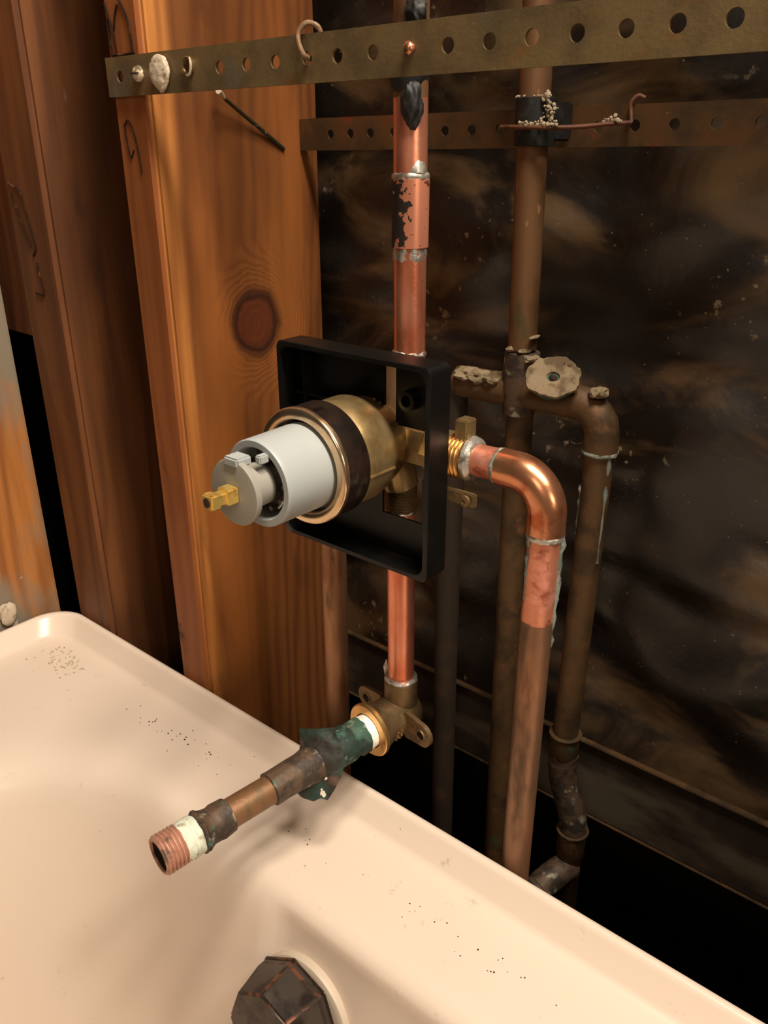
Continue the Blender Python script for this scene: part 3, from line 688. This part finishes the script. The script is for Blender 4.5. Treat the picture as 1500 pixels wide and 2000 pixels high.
# ------------------------------------------------------------------ old hot branch on the left
ob = thing('hot_branch_pipe', (-.3215, .338, 0), 'dull brown copper pipe between the orange stud and the outlet pipe', 'pipe')
bm = new(); pth = [V((-.3215, .338, 0)), V((-.3215, .338, .606))]+bend((-.3215, .338, .6085), (-.3215, .338, AZ), (-.3045, .3265, AZ), 10); tube(bm, pth, .0081, 36); part('pipe', bm, M['copper_tan'], ob)

# ------------------------------------------------------------------ old manifold behind
MY = .400
mf = thing('supply_manifold', (-.225, MY, 0), 'old dull copper manifold with crusted crossbar behind the right-hand pipes', 'piping')
bm = new(); tube(bm, [(-.2420, MY, 1.2), (-.2322, MY, .76), (-.2300, MY, .66)], .0080, 32); part('riser_pipe', bm, M['copper_old'], mf, 'brown copper riser')
bm = new(); cyl(bm, (-.2290, MY, .655), (-.2195, MY, 0), .0079); part('lower_pipe', bm, M['copper_dull'], mf)
bm = new(); lathe(bm, (-.2297, MY, .6585), (0, 0, -1), [(0, .0080), (.0005, .0100), (.012, .0102), (.020, .0106), (.030, .0096), (.036, .0092), (.0365, .008)], 36, jit=.0009); part('tee', bm, M['crust'], mf)
bm = new(); tube(bm, [(-.2720, MY, .6345), (-.25, MY, .6350), (-.22, MY, .6355), (-.1930, MY, .6355)], .0093, 36, jit=.0006); part('crossbar', bm, M['copper_dull'], mf)
bm = new(); pth = bend((-.1935, MY, .6355), (-.1770, MY, .6355), (-.1770, MY, .6190), 10)+[V((-.1770, MY, .611))]; tube(bm, pth, .0095, 32, jit=.0004); part('elbow', bm, M['copper_dull'], mf)
bm = new(); ring(bm, (-.1770, MY, .6105), (0, 0, 1), .0084, .003, .0016, .0008); part('solder_joint', bm, M['flux'], mf)
bm = new(); cyl(bm, (-.1770, MY, .6110), (-.1786, MY, .4180), .0081); part('drop_pipe', bm, M['copper_dull'], mf)
bm = new()
for (az, z0, z1, wd) in ((-20, .609, .545, .0016), (-150, .590, .560, .0010)):
    t = math.radians(az); u = V((math.cos(t), math.sin(t), 0)); k = 12
    tube(bm, [V((-.1775, MY, z0+(z1-z0)*i/k))+u*(.0078+.0004*math.sin(i*1.7)) for i in range(k+1)], [wd*(.9+.3*math.sin(i*2.1))*(1-.5*i/k) for i in range(k+1)], 8, jit=.0008)
part('flux_drip', bm, M['flux'], mf)
bm = new(); ring(bm, (-.1786, MY, .4180), (0, 0, 1), .0092, .0016, .0014, .0001); lathe(bm, (-.1786, MY, .4185), (0, 0, -1), [(0, .0085), (.0003, .0094), (.017, .0094), (.018, .0088)], 32); part('coupling', bm, M['copper_dull'], mf)
bm = new(); tube(bm, smooth_path([(-.1784, MY, .4020), (-.1780, MY, .392), (-.1755, MY, .378), (-.1700, MY, .364), (-.1668, MY, .352), (-.1660, MY, .344)], 5), .0093, 32, jit=.0006); part('offset_elbow', bm, M['crust'], mf, 'pale crusted offset bend')
bm = new(); ring(bm, (-.1660, MY, .3440), (0, 0, 1), .0092, .0016, .0016, .0001); lathe(bm, (-.1660, MY, .3440), (0, 0, -1), [(0, .0094), (.020, .0094), (.0215, .0085), (.3440, .0085)], 32); part('coupling', bm, M['copper_dull'], mf)
bm = new(); tube(bm, smooth_path([(-.1655, MY, .3115), (-.1680, MY-.010, .3125), (-.1730, MY-.026, .3080), (-.1760, MY-.040, .3000), (-.1790, MY-.060, .292)], 5), .0095, 32, jit=.0006); ring(bm, (-.1735, MY-.028, .3072), (-.3, -1, -.5), .0092, .004, .0014, .0004); part('side_elbow', bm, M['crust'], mf, 'grey crusted side elbow')
bm = new(); pth = bend((-.2650, MY, .6345), (-.2745, MY, .6345), (-.2745, MY, .6250), 8)+[V((-.2750, MY, .5)), V((-.2690, MY, 0))]; tube(bm, pth, .0080, 32); part('left_drop_pipe', bm, M['copper_dark'], mf, 'nearly black left leg')
# plaster crust on top of the crossbar
for (x, s_, sd_) in ((-.2640, .0070, 1), (-.2550, .0075, 2), (-.2450, .0062, 3)):
    bm = new(); blob(bm, (x, MY-.003, .6405), (s_*1.15, .0080, .0042), .3, sub=4, seed=sd_*7); part('plaster_crust', bm, M['plaster_rear'], mf, 'pale plaster crust on the crossbar')
for (x, z, s_, sd_) in ((-.2330, .6600, .0040, 5), (-.2260, .6600, .0030, 6), (-.2210, .6560, .0034, 9), (-.1800, .6440, .0050, 12), (-.2150, .6500, .0040, 14), (-.2210, .6680, .0014, 21)):
    bm = new(); blob(bm, (x, MY-.0035, z), (s_, .0060, s_*.6), .35, sub=3, seed=sd_*5); part('plaster_crust', bm, M['plaster_rear'], mf)
# crusty disc with a dark hole
dc = V((-.2030, MY-.0120, .6500)); dn = V((.30, -.62, .72)).normalized()
bm = new(); d, a, b = frame(dn); rows = []
for (s, r) in ((-.006, .008), (-.003, .0115), (0, .0140), (.0016, .0138), (.0022, .0100), (.0020, .0060), (.0012, .0034), (-.0020, .0024)):
    row = []
    for i in range(56):
        t = 2*math.pi*i/56; u = a*math.cos(t)*1.05+b*math.sin(t)*.92
        k = 1+(.12*noise.noise(V((math.cos(t)*2.5, math.sin(t)*2.5, 2)))+.06*noise.noise(V((math.cos(t)*8, math.sin(t)*8, 5)))) if r > .004 else 1
        row.append(bm.verts.new(dc+d*(s+.0007*noise.noise(dc+u*400*r))+u*r*k))
    rows.append(row)
for k in range(len(rows)-1):
    for i in range(56): bm.faces.new((rows[k][i], rows[k][(i+1) % 56], rows[k+1][(i+1) % 56], rows[k+1][i]))
bm.faces.new(rows[0])
part('crust_disc', bm, M['plaster_rear'], mf, 'round flaky plaster disc with a hole')
bm = new(); lathe(bm, dc-d*.0018, d, [(0, .0030), (.0016, .0026), (.0026, .0014)], 20, jit=.0006); part('hole_plug', bm, M['dark_brown'], mf)
bm = new(); lathe(bm, dc-d*.008, d, [(0, .0095), (.004, .0108), (.0058, .0125), (.0072, .0128), (.0078, .0110)], 40, jit=.0010); part('verdigris_collar', bm, M['green'], mf, 'green collar under the disc')
# rubber clamp and wire on the rear riser
cl = thing('rear_pipe_clamp', (-.2318, MY, .7635), 'black rubber clamp around the rear riser at the darker strap', 'pipe clamp')
bm = new(); lathe(bm, (-.2313, MY, .7635), (.0, 0, 1), [(0, .0082), (.0004, .0104), (.0220, .0104), (.0225, .0082)], 40, jit=.0003); part('sleeve', bm, M['rubber'], cl)
bm = new(); box(bm, (-.2225, MY+.002, .766), (-.2190, MY+.016, .784), .001); part('clip', bm, M['rubber'], cl)
bm = new(); tube(bm, smooth_path([(-.2455, .3905, .7725), (-.2400, .3890, .7725), (-.2310, .3882, .7722), (-.2180, .3895, .7718), (-.2050, .398, .7722), (-.1950, .408, .7735), (-.1872, .4160, .7740)]), .0011, 10)
tube(bm, smooth_path([(-.1872, .4160, .7740), (-.1890, .4180, .7790), (-.1895, .4185, .7830), (-.1870, .4200, .7860), (-.1840, .4215, .7850)]), .0010, 10)
tag(link('tie_wire', bm, M['rust_wire'], base=(-.2455, .39, .7725)), 'rusty tie wire running across the rear black clamp and hooked over the strap', 'wire')
bm = new()
for i in range(46):
    f = random.random(); x = -.2345+.022*f; s = random.uniform(.0004, .0010); blob(bm, (x, .3878+.0012*f+random.uniform(-.0005, .0008), .7735+random.uniform(-.0006, .0012)), (s, s, s), .4, sub=1, seed=i)
for i in range(34):
    s = random.uniform(.0004, .0011); blob(bm, (-.2190+random.gauss(0, .0022), .3905+random.uniform(0, .003), .7785+random.gauss(0, .0022)), (s, s, s), .4, sub=1, seed=i)
for i in range(18):
    s = random.uniform(.0005, .0013); blob(bm, (-.2215+random.gauss(0, .0010), .3920, .7860+random.gauss(0, .0012)), (s, s, s), .4, sub=1, seed=i)
for i in range(20):
    s = random.uniform(.0005, .0013); blob(bm, (-.1950+random.gauss(0, .0025), .4090, .7750+random.gauss(0, .0008)), (s, s, s), .4, sub=1, seed=i)
for i in range(16):
    s = random.uniform(.0005, .0010); t = random.uniform(3.3, 5.6); blob(bm, (-.2315+.0098*math.cos(t), .400+.0098*math.sin(t), .7862), (s, s, s*.8), .4, sub=1, seed=i)
tag(link('plaster_crumbs', bm, M['dust'], base=(-.2345, .389, .7725)), 'pale plaster crumbs caught on the rear clamp and tie wire', 'debris', kind='stuff')
for o in bpy.data.objects:
    if 'o' in o: del o['o']
